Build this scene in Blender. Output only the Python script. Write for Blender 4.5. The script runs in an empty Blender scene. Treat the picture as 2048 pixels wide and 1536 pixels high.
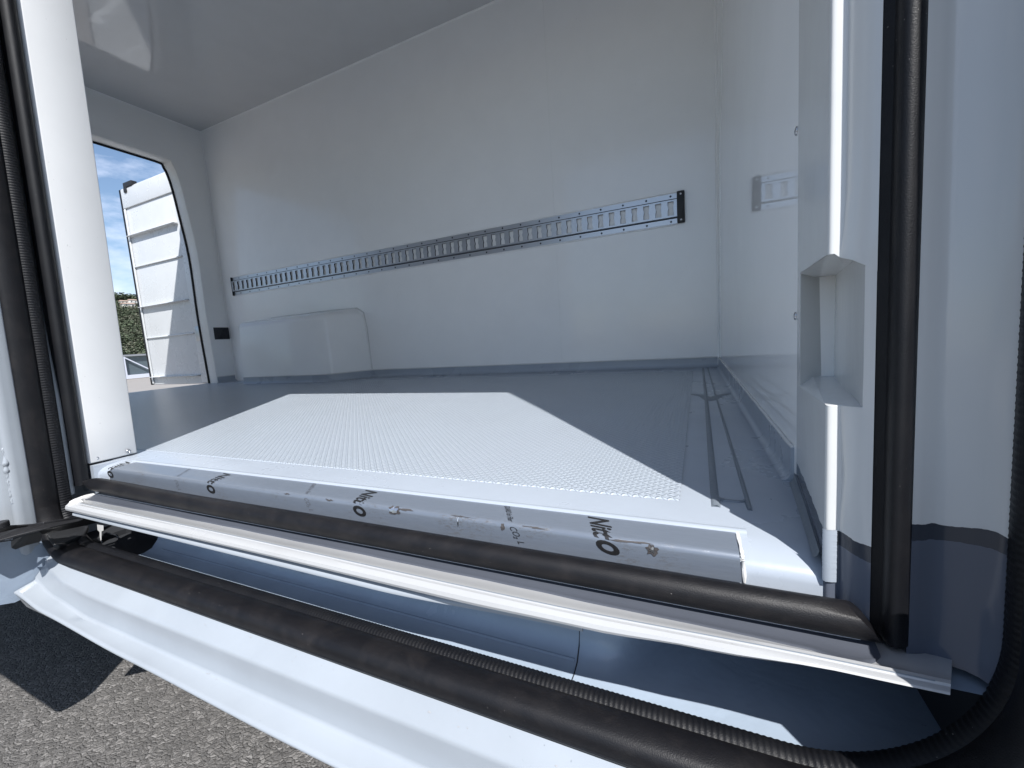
import bpy, bmesh, math, random
from mathutils import Vector, Matrix, Euler
random.seed(7)
SC = bpy.context.scene
COL = SC.collection

# ---------------------------------------------------------------- camera
FPX = 826.9
ROWS = ((0.91096745, 0.40699966, -0.06700438),
        (-0.01487699, -0.12991797, -0.99141313),
        (-0.41220988, 0.90414191, -0.11229611))
cam_d = bpy.data.cameras.new('camera'); cam = bpy.data.objects.new('camera', cam_d); COL.objects.link(cam)
cam_d.sensor_width = 36.0; cam_d.lens = FPX / 2048 * 36.0
cam_d.clip_start = 0.01; cam_d.clip_end = 5000
r0, r1, r2 = [Vector(r) for r in ROWS]
m = Matrix((r0, -r1, -r2)).transposed()
cam.matrix_world = m.to_4x4()
SC.camera = cam
def ray(x, y):
    a, b = (x - 1024) / FPX, (y - 768) / FPX
    return r0 * a + r1 * b + r2
def at(x, y, X=None, Y=None, Z=None):
    d = ray(x, y)
    t = X / d.x if X is not None else Y / d.y if Y is not None else Z / d.z
    return d * t

# ---------------------------------------------------------------- world and sun
SUN = Vector((0.61, -0.79, 1.26)).normalized()
EL = math.asin(SUN.z)
AZ = math.atan2(SUN.x, SUN.y)
w = bpy.data.worlds.new('World'); SC.world = w; w.use_nodes = True
nt = w.node_tree; nt.nodes.clear()
wo = nt.nodes.new('ShaderNodeOutputWorld'); bg = nt.nodes.new('ShaderNodeBackground')
sky = nt.nodes.new('ShaderNodeTexSky'); sky.sky_type = 'NISHITA'; sky.sun_disc = False
sky.sun_elevation = EL; sky.sun_rotation = AZ; sky.air_density = 1.0; sky.dust_density = 0.6; sky.ozone_density = 2.0
tc = nt.nodes.new('ShaderNodeTexCoord'); mp = nt.nodes.new('ShaderNodeMapping'); mp.inputs['Scale'].default_value = (1, 1, 2.6)
nz = nt.nodes.new('ShaderNodeTexNoise'); nz.inputs['Scale'].default_value = 3.1; nz.inputs['Detail'].default_value = 8; nz.inputs['Roughness'].default_value = 0.58
cr = nt.nodes.new('ShaderNodeValToRGB'); cr.color_ramp.elements[0].position = 0.52; cr.color_ramp.elements[1].position = 0.70
mix = nt.nodes.new('ShaderNodeMix'); mix.data_type = 'RGBA'
mix.inputs['B'].default_value = (7.0, 7.6, 9.2, 1)
L = nt.links.new
L(tc.outputs['Generated'], mp.inputs['Vector']); L(mp.outputs['Vector'], nz.inputs['Vector']); L(nz.outputs['Fac'], cr.inputs['Fac'])
L(cr.outputs['Color'], mix.inputs['Factor']); L(sky.outputs['Color'], mix.inputs['A']); L(mix.outputs['Result'], bg.inputs['Color'])
bg.inputs['Strength'].default_value = 0.085
L(bg.outputs['Background'], wo.inputs['Surface'])
sd = bpy.data.lights.new('sun', 'SUN'); so = bpy.data.objects.new('sun', sd); COL.objects.link(so)
sd.energy = 3.9; sd.angle = math.radians(0.5); sd.color = (1.0, 0.978, 0.95)
so.rotation_euler = (-SUN).to_track_quat('-Z', 'Y').to_euler()
SC.view_settings.view_transform = 'Standard'; SC.view_settings.look = 'None'
SC.view_settings.exposure = 0.88; SC.view_settings.gamma = 1.0
SC.render.engine = 'CYCLES'
SC.cycles.use_denoising = True
SC.cycles.max_bounces = 14; SC.cycles.diffuse_bounces = 10; SC.cycles.glossy_bounces = 6
SC.cycles.sample_clamp_indirect = 6.0

# ---------------------------------------------------------------- materials
def new_mat(name):
    mt = bpy.data.materials.new(name); mt.use_nodes = True
    n = mt.node_tree; return mt, n, n.nodes['Principled BSDF']
def N(n, t, **kw):
    o = n.nodes.new(t)
    for k, v in kw.items():
        if k in o.inputs: o.inputs[k].default_value = v
        else: setattr(o, k, v)
    return o
def coords(n, scale=(1, 1, 1)):
    t = N(n, 'ShaderNodeTexCoord'); mpg = N(n, 'ShaderNodeMapping'); mpg.inputs['Scale'].default_value = scale
    n.links.new(t.outputs['Object'], mpg.inputs['Vector']); return mpg.outputs['Vector']
def ramp(n, fac, stops):
    c = N(n, 'ShaderNodeValToRGB'); e = c.color_ramp.elements
    while len(e) < len(stops): e.new(0.5)
    for i, (p, col) in enumerate(stops):
        e[i].position = p; e[i].color = (*col, 1) if len(col) == 3 else col
    n.links.new(fac, c.inputs['Fac']); return c.outputs['Color']
def noise(n, vec, scale, detail=4, rough=0.55, dist=0.0):
    t = N(n, 'ShaderNodeTexNoise', Scale=scale, Detail=detail, Roughness=rough, Distortion=dist)
    n.links.new(vec, t.inputs['Vector']); return t.outputs['Fac']
def mixc(n, fac, a, b, blend='MIX'):
    x = N(n, 'ShaderNodeMix'); x.data_type = 'RGBA'; x.blend_type = blend
    for s, v in (('Factor', fac), ('A', a), ('B', b)):
        if isinstance(v, (int, float)): x.inputs[s].default_value = v
        elif isinstance(v, tuple): x.inputs[s].default_value = (*v, 1)
        else: n.links.new(v, x.inputs[s])
    return x.outputs['Result']
def math_(n, op, a, b=None, c=None):
    x = N(n, 'ShaderNodeMath'); x.operation = op
    for i, v in enumerate((a, b, c)):
        if v is None: continue
        if isinstance(v, (int, float)): x.inputs[i].default_value = v
        else: n.links.new(v, x.inputs[i])
    return x.outputs[0]
def bump(n, bsdf, h, strength, dist, normal=None):
    b = N(n, 'ShaderNodeBump', Strength=strength, Distance=dist)
    n.links.new(h, b.inputs['Height'])
    if normal is not None: n.links.new(normal, b.inputs['Normal'])
    n.links.new(b.outputs['Normal'], bsdf.inputs['Normal']); return b.outputs['Normal']

def coat_mat(name, col, r0_=0.15, r1_=0.3, wav=0.0006, grime=0.06, wscale=5, fine=0.00005, speck=True):
    """gel coat / paint: slow waviness, uneven gloss, faint dirt and small specks"""
    mt, n, b = new_mat(name); v = coords(n)
    big = noise(n, v, wscale, 3, 0.5, 0.4)
    med = noise(n, v, 60, 3)
    c = mixc(n, ramp(n, noise(n, v, 7, 5, 0.6, 0.3), [(0.35, (0, 0, 0)), (0.75, (1, 1, 1))]), col, tuple(x * (1 - grime) for x in col))
    if speck:
        sp = ramp(n, noise(n, v, 230, 2, 0.5), [(0.73, (0, 0, 0)), (0.78, (1, 1, 1))])
        gate = ramp(n, noise(n, v, 9, 2, 0.5), [(0.5, (0, 0, 0)), (0.62, (0.7, 0.7, 0.7))])
        c = mixc(n, mixc(n, 1.0, sp, gate, 'MULTIPLY'), c, tuple(x * 0.55 for x in col))
    n.links.new(c, b.inputs['Base Color'])
    rr = N(n, 'ShaderNodeMapRange'); rr.inputs['To Min'].default_value = r0_; rr.inputs['To Max'].default_value = r1_
    rr.inputs['From Min'].default_value = 0.3; rr.inputs['From Max'].default_value = 0.7
    n.links.new(noise(n, v, 4.0, 6, 0.65), rr.inputs['Value']); n.links.new(rr.outputs[0], b.inputs['Roughness'])
    nn = bump(n, b, big, 1.0, wav)
    bump(n, b, med, 1.0, fine, nn)
    return mt
M = {}
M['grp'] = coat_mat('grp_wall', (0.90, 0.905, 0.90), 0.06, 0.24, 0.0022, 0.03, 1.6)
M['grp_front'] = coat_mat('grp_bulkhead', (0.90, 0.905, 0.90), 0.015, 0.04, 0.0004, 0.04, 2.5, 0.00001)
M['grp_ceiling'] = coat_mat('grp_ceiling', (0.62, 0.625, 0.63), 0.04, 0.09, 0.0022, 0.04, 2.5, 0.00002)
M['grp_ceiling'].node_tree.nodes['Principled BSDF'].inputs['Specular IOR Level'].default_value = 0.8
M['casing'] = coat_mat('casing_gelcoat', (0.74, 0.745, 0.73), 0.15, 0.3, 0.002, 0.05, 12, 0.0002)
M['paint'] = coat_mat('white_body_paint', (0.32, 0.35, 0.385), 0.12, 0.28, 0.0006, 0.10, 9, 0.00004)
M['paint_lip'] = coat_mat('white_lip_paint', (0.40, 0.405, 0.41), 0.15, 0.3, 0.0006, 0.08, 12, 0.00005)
M['trim'] = coat_mat('pillar_trim_white', (0.66, 0.67, 0.68), 0.35, 0.5, 0.0003, 0.05, 6)
M['coat'] = coat_mat('grey_floor_coating', (0.35, 0.39, 0.445), 0.22, 0.4, 0.0004, 0.08, 14, 0.00012)
M['sealant'] = coat_mat('white_sealant', (0.7, 0.7, 0.69), 0.4, 0.6, 0.001, 0.15, 60, 0.0004)

def two_tone(name, zcut, wob=0.004):
    """white gel coat above, dark primer edge, shade-darkened grey floor coating below"""
    mt, n, b = new_mat(name); v = coords(n)
    sp = N(n, 'ShaderNodeSeparateXYZ'); n.links.new(v, sp.inputs[0])
    h = math_(n, 'ADD', sp.outputs['Z'], math_(n, 'MULTIPLY', math_(n, 'SUBTRACT', noise(n, v, 45, 4), 0.5), wob * 2))
    g = math_(n, 'GREATER_THAN', h, zcut)
    g2 = math_(n, 'GREATER_THAN', h, zcut - 0.011)
    c = mixc(n, g2, (0.10, 0.115, 0.15), (0.045, 0.052, 0.066))  # lower coat darker than the floor's: low light put into its colour
    c = mixc(n, g, c, (0.60, 0.61, 0.605))
    n.links.new(c, b.inputs['Base Color']); b.inputs['Roughness'].default_value = 0.17
    nn = bump(n, b, noise(n, v, 12, 3), 1.0, 0.0008)
    bump(n, b, g, 1.0, 0.0006, nn)
    return mt
M['panel2'] = two_tone('side_casing_two_tone', -0.140)
M['case2'] = two_tone('casing_two_tone', -0.163)

def rubber(name, col=(0.018, 0.019, 0.022), dust=(0.075, 0.068, 0.062), rough=0.42, dustamt=0.55):
    mt, n, b = new_mat(name); v = coords(n)
    d = ramp(n, noise(n, v, 22, 7, 0.7, 0.6), [(0.45, (0, 0, 0)), (0.75, (dustamt,) * 3)])
    c = mixc(n, d, col, dust)
    sp = ramp(n, noise(n, v, 420, 2, 0.5), [(0.74, (0, 0, 0)), (0.78, (1, 1, 1))])
    gt = ramp(n, noise(n, v, 14, 3), [(0.5, (0, 0, 0)), (0.65, (1, 1, 1))])
    c = mixc(n, mixc(n, 1.0, sp, gt, 'MULTIPLY'), c, (0.25, 0.24, 0.23))
    n.links.new(c, b.inputs['Base Color'])
    rr = N(n, 'ShaderNodeMapRange'); rr.inputs['To Min'].default_value = rough; rr.inputs['To Max'].default_value = rough + 0.25
    n.links.new(noise(n, v, 30, 5), rr.inputs['Value']); n.links.new(rr.outputs[0], b.inputs['Roughness'])
    b.inputs['Specular IOR Level'].default_value = 0.32
    bump(n, b, noise(n, v, 1100, 2, 0.5), 0.8, 0.00025)
    return mt
M['rubber'] = rubber('black_rubber', (0.0045, 0.005, 0.007), (0.018, 0.017, 0.017), 0.38, 0.3)
M['rubber_dusty'] = rubber('dusty_rubber', (0.005, 0.005, 0.0065), (0.030, 0.026, 0.025), 0.36, 0.45)

def metal_mat(name, col, rough, metallic=1.0, streak=(2, 60, 60), amt=0.15, bmp=0.0001):
    mt, n, b = new_mat(name); v = coords(n, streak)
    f = noise(n, v, 12, 5, 0.6)
    c = mixc(n, f, tuple(x * (1 - amt) for x in col), tuple(min(1, x * (1 + amt)) for x in col))
    n.links.new(c, b.inputs['Base Color']); b.inputs['Metallic'].default_value = metallic
    rr = N(n, 'ShaderNodeMapRange'); rr.inputs['To Min'].default_value = rough - 0.08; rr.inputs['To Max'].default_value = rough + 0.1
    n.links.new(f, rr.inputs['Value']); n.links.new(rr.outputs[0], b.inputs['Roughness'])
    bump(n, b, noise(n, coords(n), 200, 3), 0.5, bmp)
    return mt
M['galv'] = metal_mat('galvanised_steel', (0.50, 0.52, 0.56), 0.36)
M['galv_dark'] = metal_mat('slot_edge_steel', (0.07, 0.075, 0.085), 0.5, 0.5)
M['steel'] = metal_mat('screw_steel', (0.55, 0.56, 0.58), 0.25)
M['black_metal'] = metal_mat('black_painted_metal', (0.02, 0.02, 0.022), 0.45, 0.2)
M['black_plastic'] = metal_mat('black_plastic', (0.015, 0.016, 0.018), 0.5, 0.0)
# film-covered aluminium nose plate: matt film, scuffed along the bend
mt, n, b = new_mat('film_covered_aluminium'); v = coords(n); sp = N(n, 'ShaderNodeSeparateXYZ'); n.links.new(v, sp.inputs[0])
sv = coords(n, (8, 90, 90)); st = noise(n, sv, 6, 6, 0.7)
base = mixc(n, st, (0.135, 0.160, 0.20), (0.185, 0.212, 0.255))
bend = math_(n, 'SUBTRACT', 1.0, math_(n, 'MULTIPLY', math_(n, 'ABSOLUTE', math_(n, 'SUBTRACT', sp.outputs['Y'], 0.3705)), 180.0))
bend = math_(n, 'MAXIMUM', bend, 0.0)
sc1 = ramp(n, noise(n, coords(n, (60, 160, 160)), 3, 6, 0.75), [(0.5, (0, 0, 0)), (0.6, (1, 1, 1))])
sc2 = ramp(n, noise(n, coords(n, (14, 14, 14)), 1, 3, 0.6), [(0.48, (0, 0, 0)), (0.6, (1, 1, 1))])
wear = mixc(n, 1.0, mixc(n, 1.0, sc1, sc2, 'MULTIPLY'), bend, 'MULTIPLY')
base = mixc(n, wear, base, (0.12, 0.12, 0.125))
n.links.new(base, b.inputs['Base Color']); b.inputs['Metallic'].default_value = 0.25; b.inputs['Roughness'].default_value = 0.32
bump(n, b, mixc(n, 0.5, st, wear), 0.6, 0.0004); M['film'] = mt
# embossed tread sheet: staggered lozenges, alternating direction
mt, n, b = new_mat('tread_sheet'); v = coords(n); sp = N(n, 'ShaderNodeSeparateXYZ'); n.links.new(v, sp.inputs[0])
P = 0.0125
def lozenge(ox, oy, ang):
    cx = math_(n, 'SUBTRACT', math_(n, 'FRACT', math_(n, 'ADD', math_(n, 'DIVIDE', sp.outputs['X'], P), ox)), 0.5)
    cy = math_(n, 'SUBTRACT', math_(n, 'FRACT', math_(n, 'ADD', math_(n, 'DIVIDE', sp.outputs['Y'], P), oy)), 0.5)
    ca, sa = math.cos(ang), math.sin(ang)
    a = math_(n, 'ADD', math_(n, 'MULTIPLY', cx, ca), math_(n, 'MULTIPLY', cy, sa))
    c = math_(n, 'SUBTRACT', math_(n, 'MULTIPLY', cy, ca), math_(n, 'MULTIPLY', cx, sa))
    d = math_(n, 'ADD', math_(n, 'POWER', math_(n, 'ABSOLUTE', math_(n, 'DIVIDE', a, 0.40)), 2.0), math_(n, 'POWER', math_(n, 'ABSOLUTE', math_(n, 'DIVIDE', c, 0.15)), 2.0))
    return math_(n, 'MAXIMUM', math_(n, 'SUBTRACT', 1.0, d), 0.0)
h = math_(n, 'MAXIMUM', lozenge(0, 0, math.radians(45)), lozenge(0.5, 0.0, math.radians(-45)))
h = math_(n, 'MAXIMUM', h, lozenge(0.5, 0.5, math.radians(45)))
h = math_(n, 'MAXIMUM', h, lozenge(0.0, 0.5, math.radians(-45)))
h = math_(n, 'POWER', h, 0.5)
c = mixc(n, noise(n, v, 5, 5, 0.6), (0.39, 0.435, 0.49), (0.355, 0.395, 0.445))
n.links.new(c, b.inputs['Base Color']); b.inputs['Roughness'].default_value = 0.27
bump(n, b, h, 1.0, 0.0016); M['tread'] = mt
# asphalt
mt, n, b = new_mat('asphalt'); v = coords(n, (1, 1, 1))
vo = N(n, 'ShaderNodeTexVoronoi', Scale=118.0, Randomness=1.0); dv = N(n, 'ShaderNodeVectorMath'); dv.operation = 'ADD'
nzv = N(n, 'ShaderNodeTexNoise', Scale=40.0, Detail=3.0); sm = N(n, 'ShaderNodeVectorMath'); sm.operation = 'SCALE'; sm.inputs['Scale'].default_value = 0.02
n.links.new(v, nzv.inputs['Vector']); n.links.new(nzv.outputs['Color'], sm.inputs[0]); n.links.new(v, dv.inputs[0]); n.links.new(sm.outputs[0], dv.inputs[1])
n.links.new(dv.outputs[0], vo.inputs['Vector'])
ve = N(n, 'ShaderNodeTexVoronoi', Scale=118.0); ve.feature = 'DISTANCE_TO_EDGE'; n.links.new(dv.outputs[0], ve.inputs['Vector'])
sc = N(n, 'ShaderNodeSeparateColor'); n.links.new(vo.outputs['Color'], sc.inputs[0])
stone = ramp(n, sc.outputs[0], [(0.0, (0.045, 0.042, 0.039)), (0.35, (0.11, 0.104, 0.097)), (0.7, (0.185, 0.175, 0.165)), (1.0, (0.33, 0.315, 0.30))])
edge = ramp(n, ve.outputs['Distance'], [(0.0, (0, 0, 0)), (0.09, (1, 1, 1))])
stone = mixc(n, edge, (0.07, 0.067, 0.065), stone)
stone = mixc(n, 0.55, stone, mixc(n, noise(n, v, 330, 4, 0.7), (0.05, 0.047, 0.044), (0.23, 0.222, 0.215)))
n.links.new(stone, b.inputs['Base Color']); b.inputs['Roughness'].default_value = 0.85
hh = math_(n, 'ADD', math_(n, 'MULTIPLY', math_(n, 'MINIMUM', ve.outputs['Distance'], 0.25), 3.0), noise(n, v, 300, 4, 0.7))
bump(n, b, hh, 1.0, 0.003); M['asphalt'] = mt
def plain(name, col, rough=0.7, var=0.15, scale=8, bd=0.001):
    mt, n, b = new_mat(name); v = coords(n)
    c = mixc(n, noise(n, v, scale, 6, 0.6), tuple(x * (1 - var) for x in col), tuple(x * (1 + var) for x in col))
    n.links.new(c, b.inputs['Base Color']); b.inputs['Roughness'].default_value = rough
    bump(n, b, noise(n, v, scale * 6, 4), 0.5, bd); return mt
M['concrete'] = plain('pale_concrete', (0.27, 0.25, 0.23), 0.85, 0.12, 3)
M['ink'] = plain('black_ink', (0.012, 0.012, 0.013), 0.4)
M['ink_faint'] = plain('faded_ink', (0.09, 0.095, 0.11), 0.5)
M['scuff'] = plain('dark_scuff', (0.05, 0.045, 0.045), 0.6, 0.5, 200)
M['chip'] = plain('paint_chip_grey', (0.30, 0.31, 0.325), 0.6, 0.3, 200)
M['bare'] = metal_mat('bare_aluminium', (0.72, 0.72, 0.74), 0.3)
M['dark'] = plain('dark_underbody', (0.02, 0.022, 0.026), 0.7)
M['shaded_foot'] = coat_mat('shaded_foot_paint', (0.22, 0.27, 0.34), 0.15, 0.3, 0.002, 0.2, 20)  # white paint in shade, the shade put into this colour
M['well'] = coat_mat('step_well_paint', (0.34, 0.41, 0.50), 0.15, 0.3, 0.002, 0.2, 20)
M['door_white'] = coat_mat('white_door_inner', (0.60, 0.62, 0.635), 0.2, 0.35, 0.0006, 0.06, 5)
M['rail_white'] = plain('white_railing_paint', (0.62, 0.64, 0.72), 0.5, 0.05)
M['rail_grey'] = plain('grey_handrail', (0.28, 0.29, 0.31), 0.4, 0.05)
M['rail_glass'] = plain('tinted_glass_panel', (0.10, 0.13, 0.15), 0.12, 0.1)
M['grille'] = plain('dark_grille', (0.03, 0.035, 0.042), 0.5)
M['dark_strip'] = coat_mat('dark_grey_strip', (0.075, 0.083, 0.102), 0.3, 0.45, 0.0008, 0.1, 20, 0.0001, False)  # dark grey for the strip on the lip
M['bead'] = plain('dark_joint_bead', (0.16, 0.185, 0.215), 0.4, 0.1, 30)
M['leaf'] = plain('hill_foliage', (0.062, 0.08, 0.045), 0.9, 0.25, 0.15)
M['leaf2'] = plain('hill_foliage_pale', (0.10, 0.105, 0.072), 0.9, 0.25, 0.15)
M['hill'] = plain('hillside_scrub', (0.075, 0.08, 0.048), 0.9, 0.4, 0.05)
M['house'] = plain('pale_house_wall', (0.72, 0.70, 0.66), 0.8, 0.05)
M['roof_tile'] = plain('clay_roof', (0.34, 0.25, 0.20), 0.8, 0.2)
M['window'] = plain('dark_window', (0.03, 0.035, 0.045), 0.2)

# ---------------------------------------------------------------- mesh helpers
def link(name, verts, faces, mat, parent=None, smooth=False, bevel=0, seg=3, angle=40):
    me = bpy.data.meshes.new(name); me.from_pydata([tuple(v) for v in verts], [], faces)
    bm = bmesh.new(); bm.from_mesh(me); bmesh.ops.recalc_face_normals(bm, faces=bm.faces); bm.to_mesh(me); bm.free()
    return finish(name, me, mat, parent, smooth, bevel, seg, angle)
def finish(name, me, mat, parent=None, smooth=False, bevel=0, seg=3, angle=40):
    o = bpy.data.objects.new(name, me); COL.objects.link(o)
    me.materials.append(M[mat] if isinstance(mat, str) else mat)
    if parent: o.parent = parent
    if smooth:
        for p in me.polygons: p.use_smooth = True
        me.set_sharp_from_angle(angle=math.radians(angle))
    if bevel:
        md = o.modifiers.new('b', 'BEVEL'); md.width = bevel; md.segments = seg; md.limit_method = 'ANGLE'; md.angle_limit = math.radians(30)
        for p in me.polygons: p.use_smooth = True
        md.harden_normals = False
    return o
def merged(name, parts, mat, parent=None, **kw):
    V, F = [], []
    for v, f in parts:
        k = len(V); V += list(v); F += [tuple(i + k for i in q) for q in f]
    return link(name, V, F, mat, parent, **kw)
def box(x0, x1, y0, y1, z0, z1):
    v = [(x, y, z) for x in (x0, x1) for y in (y0, y1) for z in (z0, z1)]
    return v, [(0, 1, 3, 2), (4, 6, 7, 5), (0, 4, 5, 1), (2, 3, 7, 6), (0, 2, 6, 4), (1, 5, 7, 3)]
def loft(rings, closed=False, caps=False):
    n_ = len(rings[0]); V = [p for r in rings for p in r]; F = []
    for i in range(len(rings) - 1):
        for j in range(n_ if closed else n_ - 1):
            a, b_ = i * n_ + j, i * n_ + (j + 1) % n_
            F.append((a, b_, b_ + n_, a + n_))
    if caps: F.append(tuple(range(n_))); F.append(tuple(range(len(V) - n_, len(V))))
    return V, F
def smoothline(pts, k=6):
    """Catmull-Rom through pts"""
    out = []; pts = [Vector(p) for p in pts]
    for i in range(len(pts) - 1):
        p0 = pts[max(i - 1, 0)]; p1 = pts[i]; p2 = pts[i + 1]; p3 = pts[min(i + 2, len(pts) - 1)]
        for s in range(k):
            t = s / k
            out.append(0.5 * ((2 * p1) + (p2 - p0) * t + (2 * p0 - 5 * p1 + 4 * p2 - p3) * t * t + (3 * p1 - p0 - 3 * p2 + p3) * t ** 3))
    out.append(pts[-1]); return out
def interp(tab, x):
    if x <= tab[0][0]: return tab[0][1:]
    for a, b_ in zip(tab, tab[1:]):
        if x <= b_[0]:
            t = (x - a[0]) / (b_[0] - a[0]); t = t * t * (3 - 2 * t)
            return tuple(p + (q - p) * t for p, q in zip(a[1:], b_[1:]))
    return tab[-1][1:]
def sweepx(prof, xs, closed=False, caps=False):
    """prof(x) -> [(y,z)...]"""
    return loft([[(x, y, z) for y, z in prof(x)] for x in xs], closed, caps)
def tube(path, rad, seg=16, squash=None):
    rings = []; path = [Vector(p) for p in path]
    for i, p in enumerate(path):
        t = (path[min(i + 1, len(path) - 1)] - path[max(i - 1, 0)]).normalized()
        up = Vector((0, 0, 1)) if abs(t.z) < 0.9 else Vector((0, 1, 0))
        s = t.cross(up).normalized(); u = s.cross(t)
        r = rad[i] if isinstance(rad, (list, tuple)) else rad
        rings.append([p + (s * math.cos(a) + u * math.sin(a)) * r for a in [2 * math.pi * k / seg for k in range(seg)]])
    return loft(rings, True, True)
def lin(a, b_, n_): return [a + (b_ - a) * i / (n_ - 1) for i in range(n_)]
def lean(z): return 0.024 * (z + 0.19)
def tag(o, label=None, cat=None, group=None, kind=None):
    if label: o['label'] = label
    if cat: o['category'] = cat
    if group: o['group'] = group
    if kind: o['kind'] = kind
    return o
def screw_mesh(name, r=0.006):
    """domed head with a cross recess, axis +Z"""
    V, F = [], []; K = 14
    prof = [(1.0, 0.0), (0.95, 0.18), (0.75, 0.30), (0.42, 0.34), (0.36, 0.12), (0.0, 0.10)]
    rings = [[(r * a * math.cos(2 * math.pi * k / K), r * a * math.sin(2 * math.pi * k / K), r * h_) for k in range(K)] for a, h_ in prof]
    v, f = loft(rings, True)
    me = bpy.data.meshes.new(name); me.from_pydata(v, [], f)
    for p in me.polygons: p.use_smooth = True
    me.materials.append(M['steel']); return me
SCREW = screw_mesh('screw')
def screw(loc, normal, parent, scale=1.0, name='screw', me=None):
    o = bpy.data.objects.new(name, me or SCREW); COL.objects.link(o); o.parent = parent
    o.location = loc; o.scale = (scale,) * 3
    o.rotation_euler = Vector(normal).to_track_quat('Z', 'Y').to_euler(); return o

# ---------------------------------------------------------------- the ground
ZG = -0.75
g = link('asphalt_ground', [(-26, -400, ZG), (400, -400, ZG), (400, 400, ZG), (-26, 400, ZG)], [(0, 1, 2, 3)], 'asphalt'); tag(g, kind='structure')
g = link('concrete_ground', [(-18, -400, ZG + 0.004), (-3.6, -400, ZG + 0.004), (-3.6, 400, ZG + 0.004), (-27, 400, ZG + 0.004), (-27, -400, ZG + 0.004)], [(0, 1, 2, 3, 4)], 'concrete'); tag(g, kind='structure')

# ---------------------------------------------------------------- the van
van = bpy.data.objects.new('van', None); COL.objects.link(van); van.location = (0, 0, 0)
tag(van, 'white refrigerated van seen through its open side door, grey treaded floor, glossy white lining', 'van')
ZF, ZC, YW, XR = -0.19, 1.62, 2.02, -3.25
def XB(y): return 0.0815 + (2.02 - y) * 0.0125       # bulkhead stands very slightly askew
# far side wall, ceiling, bulkhead
fw = merged('side_wall', [box(-3.33, 0.16, YW, YW + 0.06, ZF - 0.06, ZC + 0.05)], 'grp', van)
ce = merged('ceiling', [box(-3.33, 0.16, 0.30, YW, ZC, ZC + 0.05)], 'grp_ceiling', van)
merged('corner_bead', [tube([(XR, YW - 0.001, ZC - 0.001), (0.08, YW - 0.001, ZC - 0.001)], 0.006, 8), tube([(XR + 0.001, YW - 0.001, ZF), (XR + 0.001, YW - 0.001, ZC)], 0.006, 8), tube([(XR + 0.001, 0.46, ZC - 0.001), (XR + 0.001, YW, ZC - 0.001)], 0.006, 8)], 'grp', van, smooth=True)
V, F = loft([[(XB(y), y, ZF - 0.05), (XB(y), y, ZC)] for y in (YW, 0.545)]), None
bh = merged('bulkhead', [loft([[(XB(y), y, ZF - 0.05), (XB(y), y, ZC), (XB(y) + 0.05, y, ZC), (XB(y) + 0.05, y, ZF - 0.05)] for y in (YW, 0.545)], True, True)], 'grp_front', van)
merged('corner_bead', [tube([(XB(YW) - 0.001, YW - 0.001, ZF), (XB(YW) - 0.001, YW - 0.001, ZC)], 0.006, 8)], 'grp', bh, smooth=True)
for px, py in ((1593, 262), (1591, 632)):
    p = at(px, py, X=0.0995); screw(p, (-1, 0, 0), bh, 0.75)
# rear wall with the door opening
band = [at(x, y, X=XR) for x, y in ((434, 753), (413, 633), (396, 513), (376, 427), (360, 365), (345, 328), (325, 313), (181, 270))]
ys = [(band[0].y + 0.0, ZF)] + [(p.y, p.z) for p in band]
top = band[-1].z
arc = smoothline([(y, z, 0) for y, z in ys], 4)
half = [(p.x, p.y) for p in arc]
yc = 1.16
opening = half + [(2 * yc - y, z) for y, z in reversed(half) if y > yc + 0.05]
opening = half[:-4] + [(yc, top + 0.012)] + [(2 * yc - y, z) for y, z in reversed(half[:-4])]
def ring_wall(x, inner, ymin, ymax, zmin, zmax):
    """flat wall with a hole: bridge the opening to the rectangle"""
    V, F = [], []; outer = []
    cy_, cz_ = yc, 0.6
    for y, z in inner:
        dy, dz = y - cy_, z - cz_
        t = min([(ymax - cy_) / dy if dy > 1e-6 else 1e9, (ymin - cy_) / dy if dy < -1e-6 else 1e9, (zmax - cz_) / dz if dz > 1e-6 else 1e9, (zmin - cz_) / dz if dz < -1e-6 else 1e9])
        outer.append((cy_ + dy * t, cz_ + dz * t))
    # insert rectangle corners
    pts_i, pts_o = [], []
    for k in range(len(inner)):
        pts_i.append(inner[k]); pts_o.append(outer[k])
        if k + 1 < len(inner):
            a, b_ = outer[k], outer[k + 1]
            for c_ in ((ymax, zmax), (ymin, zmax)):
                if abs(a[0] - c_[0]) < 1e-6 and abs(b_[1] - c_[1]) < 1e-6 or abs(a[1] - c_[1]) < 1e-6 and abs(b_[0] - c_[0]) < 1e-6:
                    if not (abs(a[0] - b_[0]) < 1e-6 or abs(a[1] - b_[1]) < 1e-6):
                        pts_i.append(((inner[k][0] + inner[k + 1][0]) / 2, (inner[k][1] + inner[k + 1][1]) / 2)); pts_o.append(c_)
    return loft([[(x, y, z) for y, z in pts_i], [(x, y, z) for y, z in pts_o]]), pts_i
(rwv, rwf), inner_pts = ring_wall(XR, opening, 0.40, YW, ZF, ZC)
rw = merged('rear_wall', [(rwv, rwf)], 'grp', van)
XO = -3.335
merged('rear_door_frame', [loft([[(XR, y, z) for y, z in inner_pts], [(XR - 0.012, y + (yc - y) * 0.008, z - (0.006 if z > 0.5 else 0)) for y, z in inner_pts], [(XO, y + (yc - y) * 0.008, z - (0.006 if z > 0.5 else 0)) for y, z in inner_pts]])], 'casing', rw, smooth=True, angle=50)
fr = [(yc + (y - yc) * 1.0, z) for y, z in inner_pts]
merged('rear_door_seal', [tube([(XO - 0.006, y + (yc - y) * 0.012, z - (0.01 if z > 0.5 else 0)) for y, z in inner_pts], 0.008, 8)], 'rubber', rw, smooth=True)
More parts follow.
